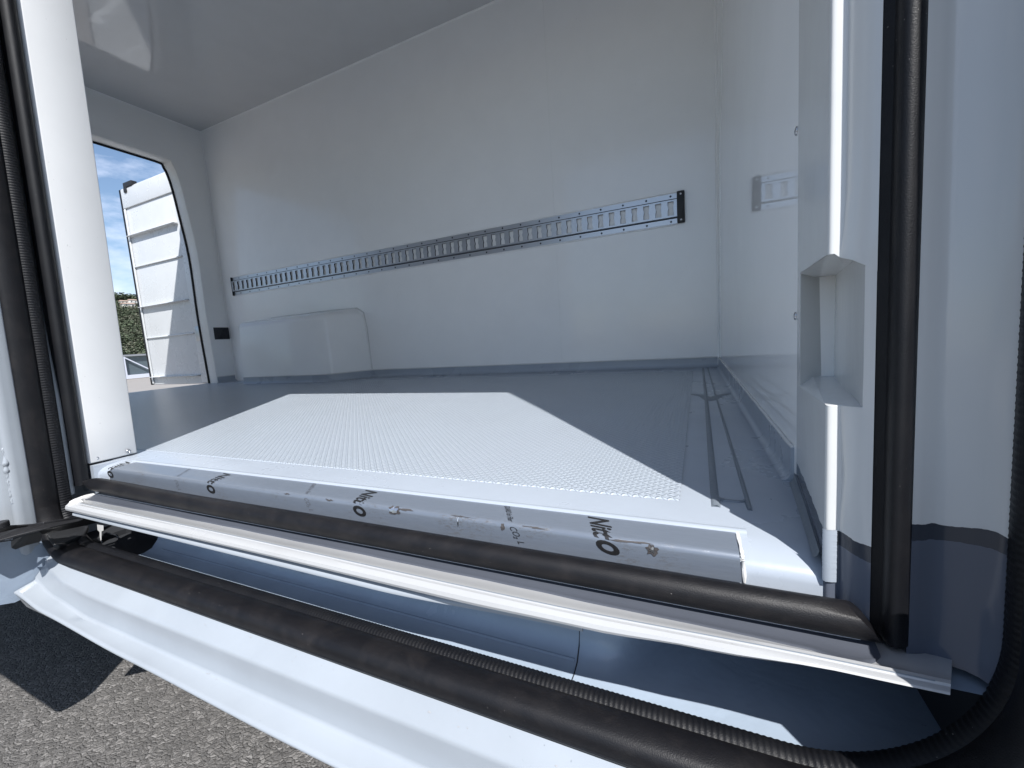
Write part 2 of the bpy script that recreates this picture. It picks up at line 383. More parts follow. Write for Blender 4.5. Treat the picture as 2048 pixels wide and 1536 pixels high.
# outer rear skin
(ov, of), _ = ring_wall(XO - 0.002, inner_pts, 0.245, 2.10, -0.33, 1.70)
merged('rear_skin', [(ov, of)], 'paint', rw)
# air vent low on the rear wall
vt = bpy.data.objects.new('air_vent', None); 
v0, v1 = at(427, 655, X=XR + 0.004), at(473, 655, X=XR + 0.004); vz0 = at(430, 679, X=XR + 0.004).z
av = merged('air_vent', [box(XR + 0.0005, XR + 0.004, v0.y, v1.y + 0.01, vz0, v0.z)], 'grille', rw)
slats = []
for i in range(16):
    y = v0.y + 0.006 + i * (v1.y - v0.y) / 16
    slats.append(box(XR + 0.004, XR + 0.009, y, y + 0.004, vz0 + 0.006, v0.z - 0.006))
merged('vent_slats', slats, 'galv_dark', av)
# near-side inner wall behind the pillar
merged('near_side_wall', [box(-3.33, -1.10, 0.41, 0.455, ZF - 0.05, ZC)], 'grp', van)
# header over the side door
merged('door_header', [box(-1.10, 0.30, 0.30, 0.46, 1.425, ZC + 0.05)], 'paint', van, bevel=0.02)
merged('wall_joint', [tube([(-0.632, YW - 0.0002, -0.14), (-0.632, YW - 0.0002, ZC)], 0.0011, 6)], 'grp', fw)
# wheel arch box
Yb = 1.77
wl = [(-2.761, Yb), (-2.60, Yb), (-2.06, Yb), (-1.99, Yb + 0.03), (-1.90, YW - 0.02), (-1.88, YW + 0.02)]
def wring(z, ins): return [(x + (0.0 if x < -2.5 else -ins * 0.6), y + ins, z) for x, y in wl]
def arch_pts(z, ins, xi=0):
    return [(x - (xi if x > -2.2 else 0), min(y + ins, YW + 0.02), z) for x, y in wl]
rings = [arch_pts(-0.145, 0.0), arch_pts(0.19, 0.012, 0.02), arch_pts(0.215, 0.03, 0.035), [(x - (0.05 if x > -2.2 else 0), YW + 0.02, 0.252) for x, y in wl]]
wa = merged('wheel_arch_box', [loft(rings)], 'grp', van, bevel=0.014, seg=4)
merged('wheel_arch_face', [box(-2.768, -2.7615, Yb + 0.010, YW, -0.185, 0.195)], 'grp', wa)
merged('arch_sealant', [tube([(-2.76, YW - 0.001, 0.250), (-2.12, YW - 0.001, 0.252), (-1.955, YW - 0.001, 0.246), (-1.905, YW - 0.001, 0.215), (-1.890, YW - 0.001, 0.12), (-1.884, YW - 0.001, -0.14)], [0.004, 0.0035, 0.005, 0.004, 0.003, 0.004], 8)], 'sealant', wa, smooth=True)
# ---- floor
xs_f = (-3.36, -2.0, -1.02, -0.5, 0.0, 0.095)
fl = merged('floor', [sweepx(lambda x: [(2.03, ZF), (0.52, ZF), (0.405, ZF), (0.386, ZF - 0.0035), (0.377, ZF - 0.008), (0.372, ZF - 0.0125), (0.3695, ZF - 0.019), (0.3685, -0.245), (2.03, -0.245)], (-3.36, -1.03, 0.095), True, True)], 'coat', van, smooth=True, angle=60)
merged('tread_sheet', [sweepx(lambda x: [(1.86, ZF + 0.0002), (1.858, ZF + 0.0015), (0.469, ZF + 0.0015), (0.466, ZF + 0.0002)], (-3.30, -0.021))], 'tread', fl)
def cove(zt=-0.146, r=0.020, off=0.003):
    a = [(-r - off, ZF + 0.0006)] + [(-off - r + r * math.sin(t), ZF + 0.0006 + r - r * math.cos(t)) for t in lin(0.2, math.pi / 2, 7)] + [(-off, zt), (0.001, zt + 0.001)]
    return a
merged('floor_skirting', [loft([[(-2.765, Yb + a, z) for a, z in cove()], [(-2.05, Yb + a, z) for a, z in cove()], [(-1.99, Yb + 0.03 + a, z) for a, z in cove()], [(-1.885, YW + a, z) for a, z in cove()], [(0.083, YW + a, z) for a, z in cove()]])], 'coat', fl, smooth=True, angle=50)
merged('floor_skirting', [loft([[(XR - a, y, z) for a, z in cove()] for y in (half[0][0] + 0.0, 2.03)])], 'coat', fl, smooth=True, angle=50)
merged('floor_skirting', [loft([[(XB(y) + a, y, z) for a, z in cove(-0.150, 0.009, 0.0035) + [(0.004, -0.2)]] for y in (YW, 1.2, 0.5585)], True, True)], 'coat', fl, smooth=True, angle=50)
merged('skirting_bead', [tube([(-2.765, Yb - 0.002, -0.145), (-2.05, Yb - 0.002, -0.145), (-1.99, Yb + 0.028, -0.145), (-1.885, YW - 0.002, -0.1455), (0.083, YW - 0.002, -0.1455)], 0.0035, 8)], 'sealant', fl, smooth=True)
merged('skirting_bead', [tube([(XR + 0.002, half[0][0], -0.1455), (XR + 0.002, 2.03, -0.1455)], 0.0035, 8)], 'sealant', fl, smooth=True)
merged('skirting_bead', [tube([(XB(y) - 0.002, y, -0.149 + 0.0006 * math.sin(y * 60)) for y in lin(YW, 0.56, 40)], 0.0022, 8)], 'sealant', fl, smooth=True)
# raised U-shaped strip beside the bulkhead
def strip(pts, wdt, h_=0.0016):
    rings = []
    for i, p in enumerate(pts):
        p = Vector(p); t = (Vector(pts[min(i + 1, len(pts) - 1)]) - Vector(pts[max(i - 1, 0)])).normalized(); s = Vector((-t.y, t.x, 0)) * wdt / 2
        z = ZF + 0.0004
        rings.append([(p.x + s.x * k, p.y + s.y * k, z + h_ * (1 - abs(k) ** 3) - (0.0003 if abs(k) == 1 else 0)) for k in (-1, -0.6, 0, 0.6, 1)])
    return loft(rings)
a0 = at(1407, 733, Z=ZF); a1 = at(1441, 1000, Z=ZF); b0 = at(1421, 738, Z=ZF); b1 = at(1493, 1004, Z=ZF)
merged('floor_joint_bead', [
    strip(smoothline([(0.016, 1.98, 0), (0.016, 1.2, 0), (0.014, 0.52, 0), (0.0155, 0.488, 0), (0.022, 0.4795, 0)], 8), 0.0085),
    strip(smoothline([(0.036, 1.98, 0), (0.040, 1.2, 0), (0.045, 0.52, 0), (0.0435, 0.487, 0), (0.037, 0.4795, 0)], 8), 0.0045),
    strip([(0.021, 0.4792, 0), (0.038, 0.4792, 0)], 0.004),
    strip(smoothline([(-0.012, 1.235, 0), (0.010, 1.20, 0), (0.026, 1.135, 0), (0.044, 1.20, 0), (0.066, 1.235, 0)], 6), 0.024, 0.001)], 'bead', fl, smooth=True)
merged('floor_edge_bead', [sweepx(lambda x: [(0.4135, ZF + 0.0003), (0.4105, ZF + 0.0026), (0.4065, ZF + 0.0036), (0.4035, ZF + 0.0028), (0.4025, ZF - 0.0005)], lin(-1.0, 0.037, 30))], 'coat', fl, smooth=True, angle=80)
# ---- nose plate on the floor edge, still in its printed film
S_TOP, R_B = 0.0290, 0.0065
def plate_pt(s, up=0.0):
    """unfolded distance s from the plate's inner edge -> (y, z)"""
    y0, z0 = 0.4035, ZF + 0.0012
    sl = 0.10
    if s < S_TOP: return y0 - s * math.cos(sl) - up * math.sin(sl), z0 - s * math.sin(sl) + up * math.cos(sl)
    a_tot = math.radians(80); ang = (s - S_TOP) / R_B
    ya, za = y0 - S_TOP * math.cos(sl), z0 - S_TOP * math.sin(sl)
    cy_, cz_ = ya + R_B * math.sin(sl), za - R_B * math.cos(sl)
    an = min(ang, a_tot)
    ay = cy_ - (R_B + up) * math.sin(sl + an); az = cz_ + (R_B + up) * math.cos(sl + an)
    if ang > a_tot:
        q = s - S_TOP - a_tot * R_B
        ay -= q * math.cos(sl + an); az -= q * math.sin(sl + an)
    return ay, az
S_ALL = 0.056
ss = lin(0, S_TOP, 4) + lin(S_TOP, S_TOP + R_B * 1.396, 8)[1:] + lin(S_TOP + R_B * 1.396, S_ALL, 4)[1:]
def px_end(s): return interp([(0, 0.0275), (S_TOP, 0.0285), (S_ALL, 0.030)], s)[0]
def pl_left(s): return -0.983 - 0.018 * min(1, s / S_TOP)
pv = []
for s in ss:
    y, z = plate_pt(s); pv.append([(pl_left(s), y, z)] + [(x, y, z) for x in lin(-0.95, 0.0, 12)] + [(px_end(s), y, z)])
yb_, zb_ = plate_pt(0, -0.003); y2, z2 = plate_pt(S_ALL, -0.003)
pl = merged('floor_edge_plate', [loft([[(p[0], p[1] + 0.0005, p[2] - 0.0025) for p in pv[0]]] + pv)], 'film', van, smooth=True, angle=70)
merged('plate_end_sealant', [tube([(px_end(s) + 0.002, *plate_pt(s, -0.001)) for s in ss], [0.0016 + 0.0006 * math.sin(i * 2.3) for i in range(len(ss))], 8)], 'sealant', pl, smooth=True)
merged('plate_end_sealant', [tube([(pl_left(s) - 0.001, *plate_pt(s, -0.0014)) for s in ss], 0.0013, 8)], 'sealant', pl, smooth=True)
def lettering(txt, x0, s0, size, mat, name='lettering', shear=0.0, stretch=1.0, bold=0.0, smin=0.0005, smax=S_ALL - 0.002, holes=(), skew=0.0):
    cu = bpy.data.curves.new('t', 'FONT'); cu.body = txt; cu.size = size; cu.shear = shear; cu.offset = bold
    cu.resolution_u = 4
    ob = bpy.data.objects.new('t', cu); COL.objects.link(ob); bpy.context.view_layer.update()
    dg = bpy.context.evaluated_depsgraph_get(); me = bpy.data.meshes.new_from_object(ob.evaluated_get(dg))
    bpy.data.objects.remove(ob)
    bm = bmesh.new(); bm.from_mesh(me)
    for v in bm.verts: v.co = Vector((v.co.x * stretch + s0, v.co.y, 0))
    def cut(co, no, clear=False):
        bmesh.ops.bisect_plane(bm, geom=bm.verts[:] + bm.edges[:] + bm.faces[:], plane_co=co, plane_no=no, clear_inner=clear)
    cut((smin, 0, 0), (1, 0, 0), True); cut((smax, 0, 0), (-1, 0, 0), True)
    for k in range(0, 14): cut((S_TOP - 0.001 + k * 0.0011, 0, 0), (1, 0, 0))
    for k in range(1, 12): cut((k * 0.005, 0, 0), (1, 0, 0))
    bmesh.ops.triangulate(bm, faces=bm.faces)
    kill = []
    for f in bm.faces:
        c_ = f.calc_center_median(); c_.y += skew * c_.x
        for hx, hs, hr in holes:
            if (c_.y + x0 - hx) ** 2 + (c_.x - hs) ** 2 < hr * hr: kill.append(f); break
    if kill: bmesh.ops.delete(bm, geom=kill, context='FACES')
    for v in bm.verts:
        y, z = plate_pt(v.co.x, 0.00035); v.co = Vector((x0 + v.co.y + skew * v.co.x, y, z))
    bm.to_mesh(me); bm.free()
    return finish(name, me, mat, pl)
for i, (x0, sk) in enumerate(((-0.1075, 0.42), (-0.4065, 0.22), (-0.7100, 0.22), (-1.0150, 0.22))):
    lettering('Nitt', x0, 0.0015 if i else 0.002, 0.0290, 'ink', shear=0.2, stretch=0.66, bold=0.0007, skew=sk, holes=((x0 + 0.020, 0.0325, 0.0022),) if i < 2 else ())
    lettering('o', x0, 0.0350, 0.0400, 'ink', shear=0.2, stretch=0.60, bold=0.0010, skew=sk)
for i, x0 in enumerate((-0.204, -0.508, -0.811)):
    lettering('GUARD for Fiber', x0, 0.0012, 0.0100, 'ink' if i == 0 else 'ink_faint', stretch=0.40, smax=0.033, skew=0.62)
    lettering('CO\u2082 L', x0 - 0.001, 0.0355, 0.0115, 'ink' if i == 0 else 'ink_faint', stretch=0.55, skew=0.62)
def patch(cx, cs, rx, rs, up, mat, name, seed, k=18, jag=0.35):
    rnd = random.Random(seed); V = [(cx, *plate_pt(cs, up))]
    for i in range(k):
        a = 2 * math.pi * i / k; r = 1 + rnd.uniform(-jag, jag)
        V.append((cx + rx * r * math.cos(a), *plate_pt(cs + rs * r * math.sin(a), up)))
    return V, [(0, i + 1, (i + 1) % k + 1) for i in range(k)]
for c in ((-0.3335, 0.0355, 0.0085, 0.0052, 1, 0.35), (-0.318, 0.0335, 0.009, 0.0012, 2, 0.35), (-0.0405, 0.0395, 0.0050, 0.0048, 3, 0.35), (-0.060, 0.0345, 0.016, 0.0011, 4, 0.6), (-0.155, 0.0335, 0.010, 0.0007, 5, 0.6),
          (-0.190, 0.0375, 0.0022, 0.0036, 6, 0.35), (-0.24, 0.0325, 0.014, 0.0006, 8, 0.7), (-0.52, 0.034, 0.006, 0.0009, 9, 0.7), (-0.44, 0.0345, 0.007, 0.0009, 10, 0.7)):
    merged('film_scuff', [patch(*c[:4], 0.0005, '', '', c[4], jag=c[5])], 'scuff', pl)
for c in ((-0.3345, 0.0355, 0.0055, 0.0032, 11, 0.35), (-0.2445, 0.0385, 0.0009, 0.0048, 12, 0.2), (-0.0405, 0.0388, 0.0022, 0.0024, 13, 0.35)):
    merged('film_tear', [patch(*c[:4], 0.0009, '', '', c[4], jag=c[5])], 'bare', pl)

# ---- lip in front of the plate: dark shelf under the seal, then the white rolled edge
def lip_prof(x):
    z7, y7 = interp([(-1.0, -0.2345, 0.290), (-0.45, -0.2315, 0.290), (-0.2, -0.2325, 0.290), (-0.08, -0.2310, 0.291), (0.0, -0.2265, 0.292), (0.08, -0.2215, 0.2935), (0.2, -0.2205, 0.294)], x)
    z6 = interp([(-1.0, -0.2225), (-0.12, -0.2225), (0.08, -0.2190)], x)[0]
    y6 = 0.3005 + 0.0008 * math.sin(x * 9); dz = z6 - z7
    return [(0.372, -0.250), (0.362, -0.2375), (0.345, -0.232), (0.325, -0.2290), (0.312, -0.2268 + (z6 + 0.2225) * 0.5), (y6 + 0.004, z6 - 0.0005), (y6, z6), (y6 - 0.0010, z6 - 0.0012), (y6 - 0.0042, z6 - 0.0006 - dz * 0.05), (y7 + 0.0012, z7 + dz * 0.62), (y7, z7 + dz * 0.28), (y7 + 0.0008, z7), (y7 + 0.006, z7 - 0.0012), (0.372, -0.262)]
def lip_mesh(prof, xs, c, p):
    V, F = sweepx(prof, xs, c, p)
    return [(x if x < 0.1 else 0.1 + (x - 0.1) * (0.438 * min(y, 0.36) - 0.1) / 0.029, y, z) for x, y, z in V], F
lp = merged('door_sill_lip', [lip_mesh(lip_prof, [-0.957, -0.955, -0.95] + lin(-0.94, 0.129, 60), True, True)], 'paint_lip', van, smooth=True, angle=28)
# second thin flange under the lip on the left part
def flg(x):
    d = interp([(-0.95, 0), (-0.30, 0), (-0.10, 0.010)], x)[0]
    return [(0.3035, -0.236), (0.296 + d, -0.2385), (0.2935 + d, -0.2400), (0.2935 + d, -0.2432), (0.296 + d, -0.2445), (0.306, -0.2425)]
merged('lower_flange', [sweepx(flg, lin(-0.945, -0.09, 40), True, True)], 'paint', lp, smooth=True, angle=60)
merged('lip_joint', [tube([(x, lip_prof(x)[6][0], lip_prof(x)[6][1] - 0.0001) for x in lin(-0.93, 0.125, 50)], 0.0004, 6)], 'bead', lp)
# cheek where lip meets the rear pillar
merged('lip_end_sealant', [tube(smoothline([(-0.985, 0.345, -0.236), (-0.978, 0.325, -0.232), (-0.968, 0.308, -0.231), (-0.945, 0.300, -0.226)], 5), 0.009, 8)], 'sealant', lp, smooth=True)
# ---- inner door seal along the sill (bulb on the floor edge)
def bseal(x):
    c = interp([(-1.02, 0.3385, -0.2085), (-0.6, 0.3385, -0.2125), (0.10, 0.3385, -0.2126)], x)
    r = 0.0117 if x > -0.96 else 0.0117 * max(0.35, (1 - ((-0.96 - x) / 0.06) ** 2)) 
    return [(c[0] + r * math.cos(a) * 1.02, c[1] + r * math.sin(a)) for a in lin(0, 2 * math.pi, 25)[:-1]]
xs = lin(-1.012, -0.96, 8) + lin(-0.94, 0.087, 50)
V, F = sweepx(bseal, xs, True, True)
V = [list(v) for v in V]
# cut the right-hand end on a slant so its tip lies against the upright seal
for i in range(24):
    v = V[(len(xs) - 1) * 24 + i]; v[0] += 0.026 * (max(0.0, 0.5 - (v[2] + 0.2128) / 0.026)) ** 0.6
    v = V[(len(xs) - 2) * 24 + i]; v[0] += 0.012 * (max(0.0, 0.5 - (v[2] + 0.2128) / 0.026)) ** 0.6
sl_ = link('sill_seal', V, F, 'rubber_dusty', van, smooth=True, angle=60)
def dark_strip_prof(x):
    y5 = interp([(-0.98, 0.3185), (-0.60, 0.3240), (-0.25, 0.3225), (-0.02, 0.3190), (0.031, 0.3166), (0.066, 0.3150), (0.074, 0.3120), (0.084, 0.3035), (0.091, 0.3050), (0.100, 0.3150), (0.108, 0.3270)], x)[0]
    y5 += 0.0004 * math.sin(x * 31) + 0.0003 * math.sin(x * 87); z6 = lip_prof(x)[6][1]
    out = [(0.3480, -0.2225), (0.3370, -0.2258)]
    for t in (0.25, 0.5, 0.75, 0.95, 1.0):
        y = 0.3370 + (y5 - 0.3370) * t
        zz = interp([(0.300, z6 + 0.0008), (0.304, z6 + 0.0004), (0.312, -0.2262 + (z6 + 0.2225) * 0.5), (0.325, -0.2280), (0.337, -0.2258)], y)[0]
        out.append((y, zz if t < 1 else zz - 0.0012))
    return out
merged('lip_dark_strip', [sweepx(dark_strip_prof, lin(-0.975, 0.108, 160))], 'dark_strip', sl_, smooth=True, angle=60)  # dark grey strip on the lip below the seal, wider near its right end
merged('dark_strip_edge', [tube([(x, 0.3368, -0.2256) for x in lin(-0.975, 0.10, 20)], 0.0005, 6)], 'trim', sl_)
# ---- step well between lip and outer sill
def well(x):
    dpt = interp([(-1.0, 0.0, 0.0), (-0.09, 0.0, 0.0), (-0.01, 0.10, 0.0), (0.10, 0.30, 0.0), (0.2, 0.34, 0)], x)
    back = 0.384 + dpt[0]; zf = -0.335 - dpt[1]
    return [(0.330, -0.243), (back - 0.012, -0.250), (back, -0.262), (back + 0.001, zf + 0.030), (back - 0.004, zf + 0.014), (back - 0.014, zf + 0.003), (back - 0.026, zf), (0.326, zf + 0.002), (0.322, zf + 0.018)]
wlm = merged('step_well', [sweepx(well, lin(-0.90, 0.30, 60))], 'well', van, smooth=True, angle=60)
merged('well_emboss', [tube([(x, 0.3845 - 0.0005, z) for x, z in zip([-0.43, -0.428, -0.42, -0.32, -0.262, -0.254, -0.252], [-0.296, -0.302, -0.3045, -0.3045, -0.3045, -0.302, -0.296])], 0.0012, 6),
    tube([(x, 0.384, -0.3035) for x in (-0.97, -0.86)], 0.0011, 6), tube([(x, 0.3715, -0.3335 + 0.0022) for x in lin(-0.87, -0.12, 10)], 0.0020, 6)], 'well', wlm, smooth=True)
merged('well_joint', [tube([(-0.117, y - 0.0004, z + 0.0002) for y, z in well(-0.117)[2:8]], 0.0006, 6)], 'dark', wlm)
# ---- outer weatherstrip: one ring of ribbed rubber round the whole opening
XL, XRt, ZB, ZT = -1.060, 0.170, -0.3165, 1.46
def ring_path():
    P = []
    def arc_(cx, cz, r, a0_, a1_, n_=12):
        for a in lin(a0_, a1_, n_): P.append((cx + r * math.cos(a), cz + r * math.sin(a), -math.cos(a), -math.sin(a)))
    pi = math.pi
    def seg(x0, z0, x1, z1, nx, nz, n_):
        for t in lin(0, 1, n_)[1:-1]: P.append((x0 + (x1 - x0) * t, z0 + (z1 - z0) * t, nx, nz))
    rr, rl, rt = 0.115, 0.075, 0.09
    arc_(XL + rl, ZB + rl, rl, pi, 1.5 * pi); seg(XL + rl, ZB, XRt - rr, ZB, 0, 1, 80)
    arc_(XRt - rr, ZB + rr, rr, 1.5 * pi, 2 * pi, 24); seg(XRt, ZB + rr, XRt, ZT - rt, -1, 0, 60)
    arc_(XRt - rt, ZT - rt, rt, 0, 0.5 * pi); seg(XRt - rt, ZT, XL + rt, ZT, 0, -1, 20)
    arc_(XL + rt, ZT - rt, rt, 0.5 * pi, pi); seg(XL, ZT - rt, XL, ZB + rl, 1, 0, 60)
    P.append(P[0]); return P
RP = ring_path()
def dens(P, step):
    out = []
    for a, b_ in zip(P, P[1:]):
        L_ = math.hypot(b_[0] - a[0], b_[1] - a[1]); k = max(1, int(round(L_ / step)))
        for i in range(k):
            t = i / k; out.append(tuple(p + (q - p) * t for p, q in zip(a, b_)))
    out.append(P[-1]); return out
# smooth bulb
bulb = []
for x, z, nx, nz_ in RP:
    ln = lean(z); pr = []
    for yy, hh_ in ((0.3172, 0.0005), (0.3160, 0.0028), (0.312, 0.0052), (0.306, 0.0066), (0.299, 0.0066), (0.2925, 0.0048), (0.2875, 0.0022), (0.2850, -0.004), (0.2850, -0.010), (0.2862, -0.016)):
        pr.append((x + nx * hh_, yy + ln, z + nz_ * hh_))
    bulb.append(pr)
ws = merged('outer_door_seal', [loft(bulb)], 'rubber_dusty', van, smooth=True, angle=60)
rib = []
for i, (x, z, nx, nz_) in enumerate(dens(RP, 0.0009)):
    ln = lean(z); q = 0.00032 * math.sin(i * 2 * math.pi / 5)
    pr = [(x + nx * (hh_ + q * kk), yy + ln, z + nz_ * (hh_ + q * kk)) for yy, hh_, kk in ((0.3345, -0.006, 0), (0.3338, 0.0000, 0.5), (0.3310, 0.0030, 1), (0.3250, 0.0042, 1), (0.3195, 0.0036, 1), (0.3165, 0.0012, 0.0))]
    rib.append(pr)
merged('ribbed_strip', [loft(rib)], 'rubber', ws, smooth=True, angle=80)
# ---- outer sill
def sill(x):
    # (Y,Z) lines measured down the sill: under rubber, ridge, step foot, outer edge
    t13 = interp([(-1.045, 0.281, -0.333), (-1.02, 0.275, -0.3385), (-0.93, 0.268, -0.3455), (-0.86, 0.2665, -0.347), (0.4, 0.2665, -0.347)], x)
    t14 = interp([(-1.045, 0.266, -0.360), (-0.98, 0.2655, -0.378), (-0.86, 0.2650, -0.3895), (-0.5, 0.2650, -0.3900), (0.4, 0.2650, -0.3900)], x)
    t15 = interp([(-1.045, 0.2395, -0.3655), (-0.95, 0.2400, -0.379), (-0.70, 0.2400, -0.388), (-0.4, 0.2400, -0.3935), (0.4, 0.2400, -0.3935)], x)
    d = 0.0022
    return [(0.332, -0.345), (0.330, -0.3205), (0.3, -0.3225), (0.288, -0.3275), (0.283, -0.3325 if x > -0.98 else -0.331), (t13[0] + 0.005, t13[1] + 0.0024), (t13[0] + 0.0012, t13[1] + 0.0004), (t13[0] - 0.0006, t13[1] - 0.0020), (t13[0] - 0.0012, t13[1] - 0.0055), (t14[0] + 0.0004, t14[1] + 0.0060), (t14[0] - 0.0004, t14[1] + 0.0022), (t14[0] - 0.0035, t14[1] + 0.0004), (t15[0] + 0.0045, t15[1] + 0.0012), (t15[0] + 0.0012, t15[1] + 0.0003), (t15[0], t15[1] - 0.0018), (t15[0] + 0.0012, t15[1] - 0.0045), (0.2500, -0.3985), (0.280, -0.404)]
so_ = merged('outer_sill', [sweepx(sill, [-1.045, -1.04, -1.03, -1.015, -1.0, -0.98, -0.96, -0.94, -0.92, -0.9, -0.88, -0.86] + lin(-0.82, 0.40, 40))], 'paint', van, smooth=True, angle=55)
merged('sill_seal_shadow_gap', [sweepx(lambda x: [(0.2868, -0.3195), (0.2835, -0.3245), (0.2815, -0.3285), (0.283, -0.3315)], lin(-0.98, 0.40, 20))], 'rubber', so_, smooth=True)
rnd = random.Random(21)
for k in range(26):
    cx = rnd.uniform(-0.9, -0.02); f = rnd.uniform(0.12, 0.85); r = rnd.uniform(0.0003, 0.0010)
    P_s = sill(cx); ya, za = P_s[4]; yb2, zb3 = P_s[5]
    if k % 4 == 0: ya, za = P_s[10]; yb2, zb3 = P_s[11]
    c = Vector((cx, ya + (yb2 - ya) * f, za + (zb3 - za) * f + 0.0006)); slope = (zb3 - za) / (yb2 - ya)
    V = [c]; K = 7; st = rnd.uniform(1, 3.0)
    for i in range(K):
        a_ = 2 * math.pi * i / K; q = r * rnd.uniform(0.5, 1.2); dy = q * math.sin(a_) * 0.7
        V.append(c + Vector((q * st * math.cos(a_) + dy * 0.8, dy, dy * slope - 0.0002)))
    link('paint_chip', V, [(0, i + 1, (i + 1) % K + 1) for i in range(K)], 'chip', so_)
# ---- rear side of the opening: trim, seal, flange, outer body
def vpt(x, y, z): return (x, y + lean(z), z)
zt_ = 1.44
def vstrip(sec, z0, z1, n_=24, closed=True, zb=None):
    rings = []
    for i, z in enumerate(lin(z0, z1, n_)): rings.append([vpt(x, y, z if i or zb is None else zb(x, y)) for x, y in sec])
    return loft(rings, closed, True)
pt_ = merged('pillar_trim', [vstrip([(-1.078, 0.4445), (-1.073, 0.4445), (-1.069, 0.405), (-1.067, 0.372), (-1.069, 0.3665), (-1.074, 0.3645), (-1.115, 0.364), (-1.115, 0.4445)], -0.187, 1.43)], 'trim', van, bevel=0.002, seg=2)
for px, py in ((193, 917), (257, 903)):
    screw(at(px, py, X=-1.0688), (1, -0.08, 0), pt_, 0.72)
merged('pillar_base', [merged and vstrip([(-1.066, 0.448), (-1.064, 0.366), (-1.050, 0.3655), (-1.045, 0.405), (-1.04, 0.45)], -0.215, -0.1895, 2)], 'coat', fl)
tr_seal = [(-1.070, 0.3640)]
def bulge(x0, y0, x1, y1, h_, n_=9, side=1):
    d = Vector((x1 - x0, y1 - y0)); nrm = Vector((d.y, -d.x)).normalized() * side
    return [(x0 + d.x * t + nrm.x * h_ * math.sin(math.pi * t) ** 0.7, y0 + d.y * t + nrm.y * h_ * math.sin(math.pi * t) ** 0.7) for t in lin(0, 1, n_)]
secL = [(-1.075, 0.365)] + bulge(-1.066, 0.3635, -1.068, 0.3415, 0.010, 10, side=-1) + [(-1.075, 0.3405)]
merged('rear_upright_seal', [vstrip(secL, -0.222, 1.43, 30)], 'rubber', van, smooth=True, angle=60)
fl_sec = [(-1.085, 0.3425), (-1.0665, 0.3415), (-1.0635, 0.337), (-1.0625, 0.3345), (-1.066, 0.331), (-1.085, 0.3315)]
merged('rear_pillar_flange', [loft([[vpt(x - max(0.0, z + 0.06) * 0.085, y, z) for x, y in fl_sec] for z in lin(-0.235, 1.43, 30)], True, True)], 'paint', van, smooth=True, angle=60)
# outer body at the rear pillar: rolled flange with weld blobs, then the shaded skin
ob_sec = [(-1.075, 0.2925), (-1.0605, 0.2875), (-1.058, 0.2845), (-1.0585, 0.279), (-1.0570, 0.2735), (-1.0575, 0.2670), (-1.0605, 0.2630), (-1.066, 0.2615), (-1.076, 0.2620), (-1.086, 0.2600), (-1.094, 0.2540), (-1.098, 0.2460), (-1.11, 0.2410), (-1.16, 0.2395)]
obd = merged('rear_pillar_skin', [vstrip(ob_sec, -0.330, 1.50, 40, closed=False)], 'paint', van, smooth=True, angle=70)
obd2 = None
rnd = random.Random(3)
wz = lin(-0.125, -0.222, 34)
wr = [max(0.0007, 0.0012 + 0.0018 * abs(math.sin(i * 0.83)) * rnd.random() + (0.0030 * math.exp(-((i - 9) / 2.2) ** 2)) + 0.0022 * math.exp(-((i - 14) / 1.6) ** 2)) for i in range(34)]
merged('weld_seam', [tube([vpt(-1.0622 + rnd.uniform(-0.0005, 0.0005), 0.2632 + rnd.uniform(-0.0008, 0.0008), z) for z in wz], wr, 10)], 'paint', obd, smooth=True, angle=90)
# white inner quarter below the arm, shade put into its blue-grey colour
merged('pillar_foot', [loft([[(-1.062, 0.30, -0.262), (-1.064, 0.27, -0.262), (-1.07, 0.24, -0.262), (-1.10, 0.20, -0.262)], [(-1.056, 0.30, -0.30), (-1.060, 0.27, -0.305), (-1.070, 0.235, -0.31), (-1.10, 0.20, -0.31)], [(-1.046, 0.30, -0.332), (-1.047, 0.268, -0.347), (-1.050, 0.236, -0.3525), (-1.10, 0.20, -0.35)], [(-1.046, 0.30, -0.37), (-1.047, 0.268, -0.38), (-1.050, 0.24, -0.385), (-1.10, 0.20, -0.385)]])], 'shaded_foot', van, smooth=True, angle=80)
# ---- roller arm of the sliding door
def prism_xy(pts, z0, z1): return loft([[(x, y, z0) for x, y in pts], [(x, y, z1) for x, y in pts]], True, True)
def plate3(pxs, d):
    """pixel outline laid on a plane of given depth function -> thin plate"""
    top_ = [at(x, y, Y=yy) for x, y, yy in pxs]; return loft([top_, [p + Vector((0, 0, -d)) for p in top_]], True, True)
arm = merged('roller_arm', [
    plate3([(-40, 1052, 0.225), (24, 1050, 0.25), (64, 1047, 0.262), (86, 1044, 0.268), (140, 1035, 0.300), (175, 1032, 0.325), (205, 1038, 0.345), (176, 1043, 0.325), (120, 1052, 0.295), (84, 1062, 0.270), (30, 1074, 0.252), (-40, 1084, 0.225)], 0.006),
    ], 'black_metal', van, bevel=0.0012, seg=2)
merged('arm_blade', [plate3([(-30, 1072, 0.215), (40, 1056, 0.245), (100, 1046, 0.275), (165, 1036, 0.315), (165, 1040, 0.312), (100, 1054, 0.268), (40, 1068, 0.238), (-30, 1088, 0.208)], 0.002)], 'black_metal', arm, bevel=0.0006)
rc = at(0, 1052, Y=0.235)
merged('arm_roller', [tube([rc + Vector((0, 0, -0.003)), rc + Vector((0, 0, 0.0065))], 0.0105, 20)], 'black_metal', arm, smooth=True, angle=40, bevel=0.0015)
p0, p1 = at(-30, 1082, Y=0.215), at(24, 1077, Y=0.244)
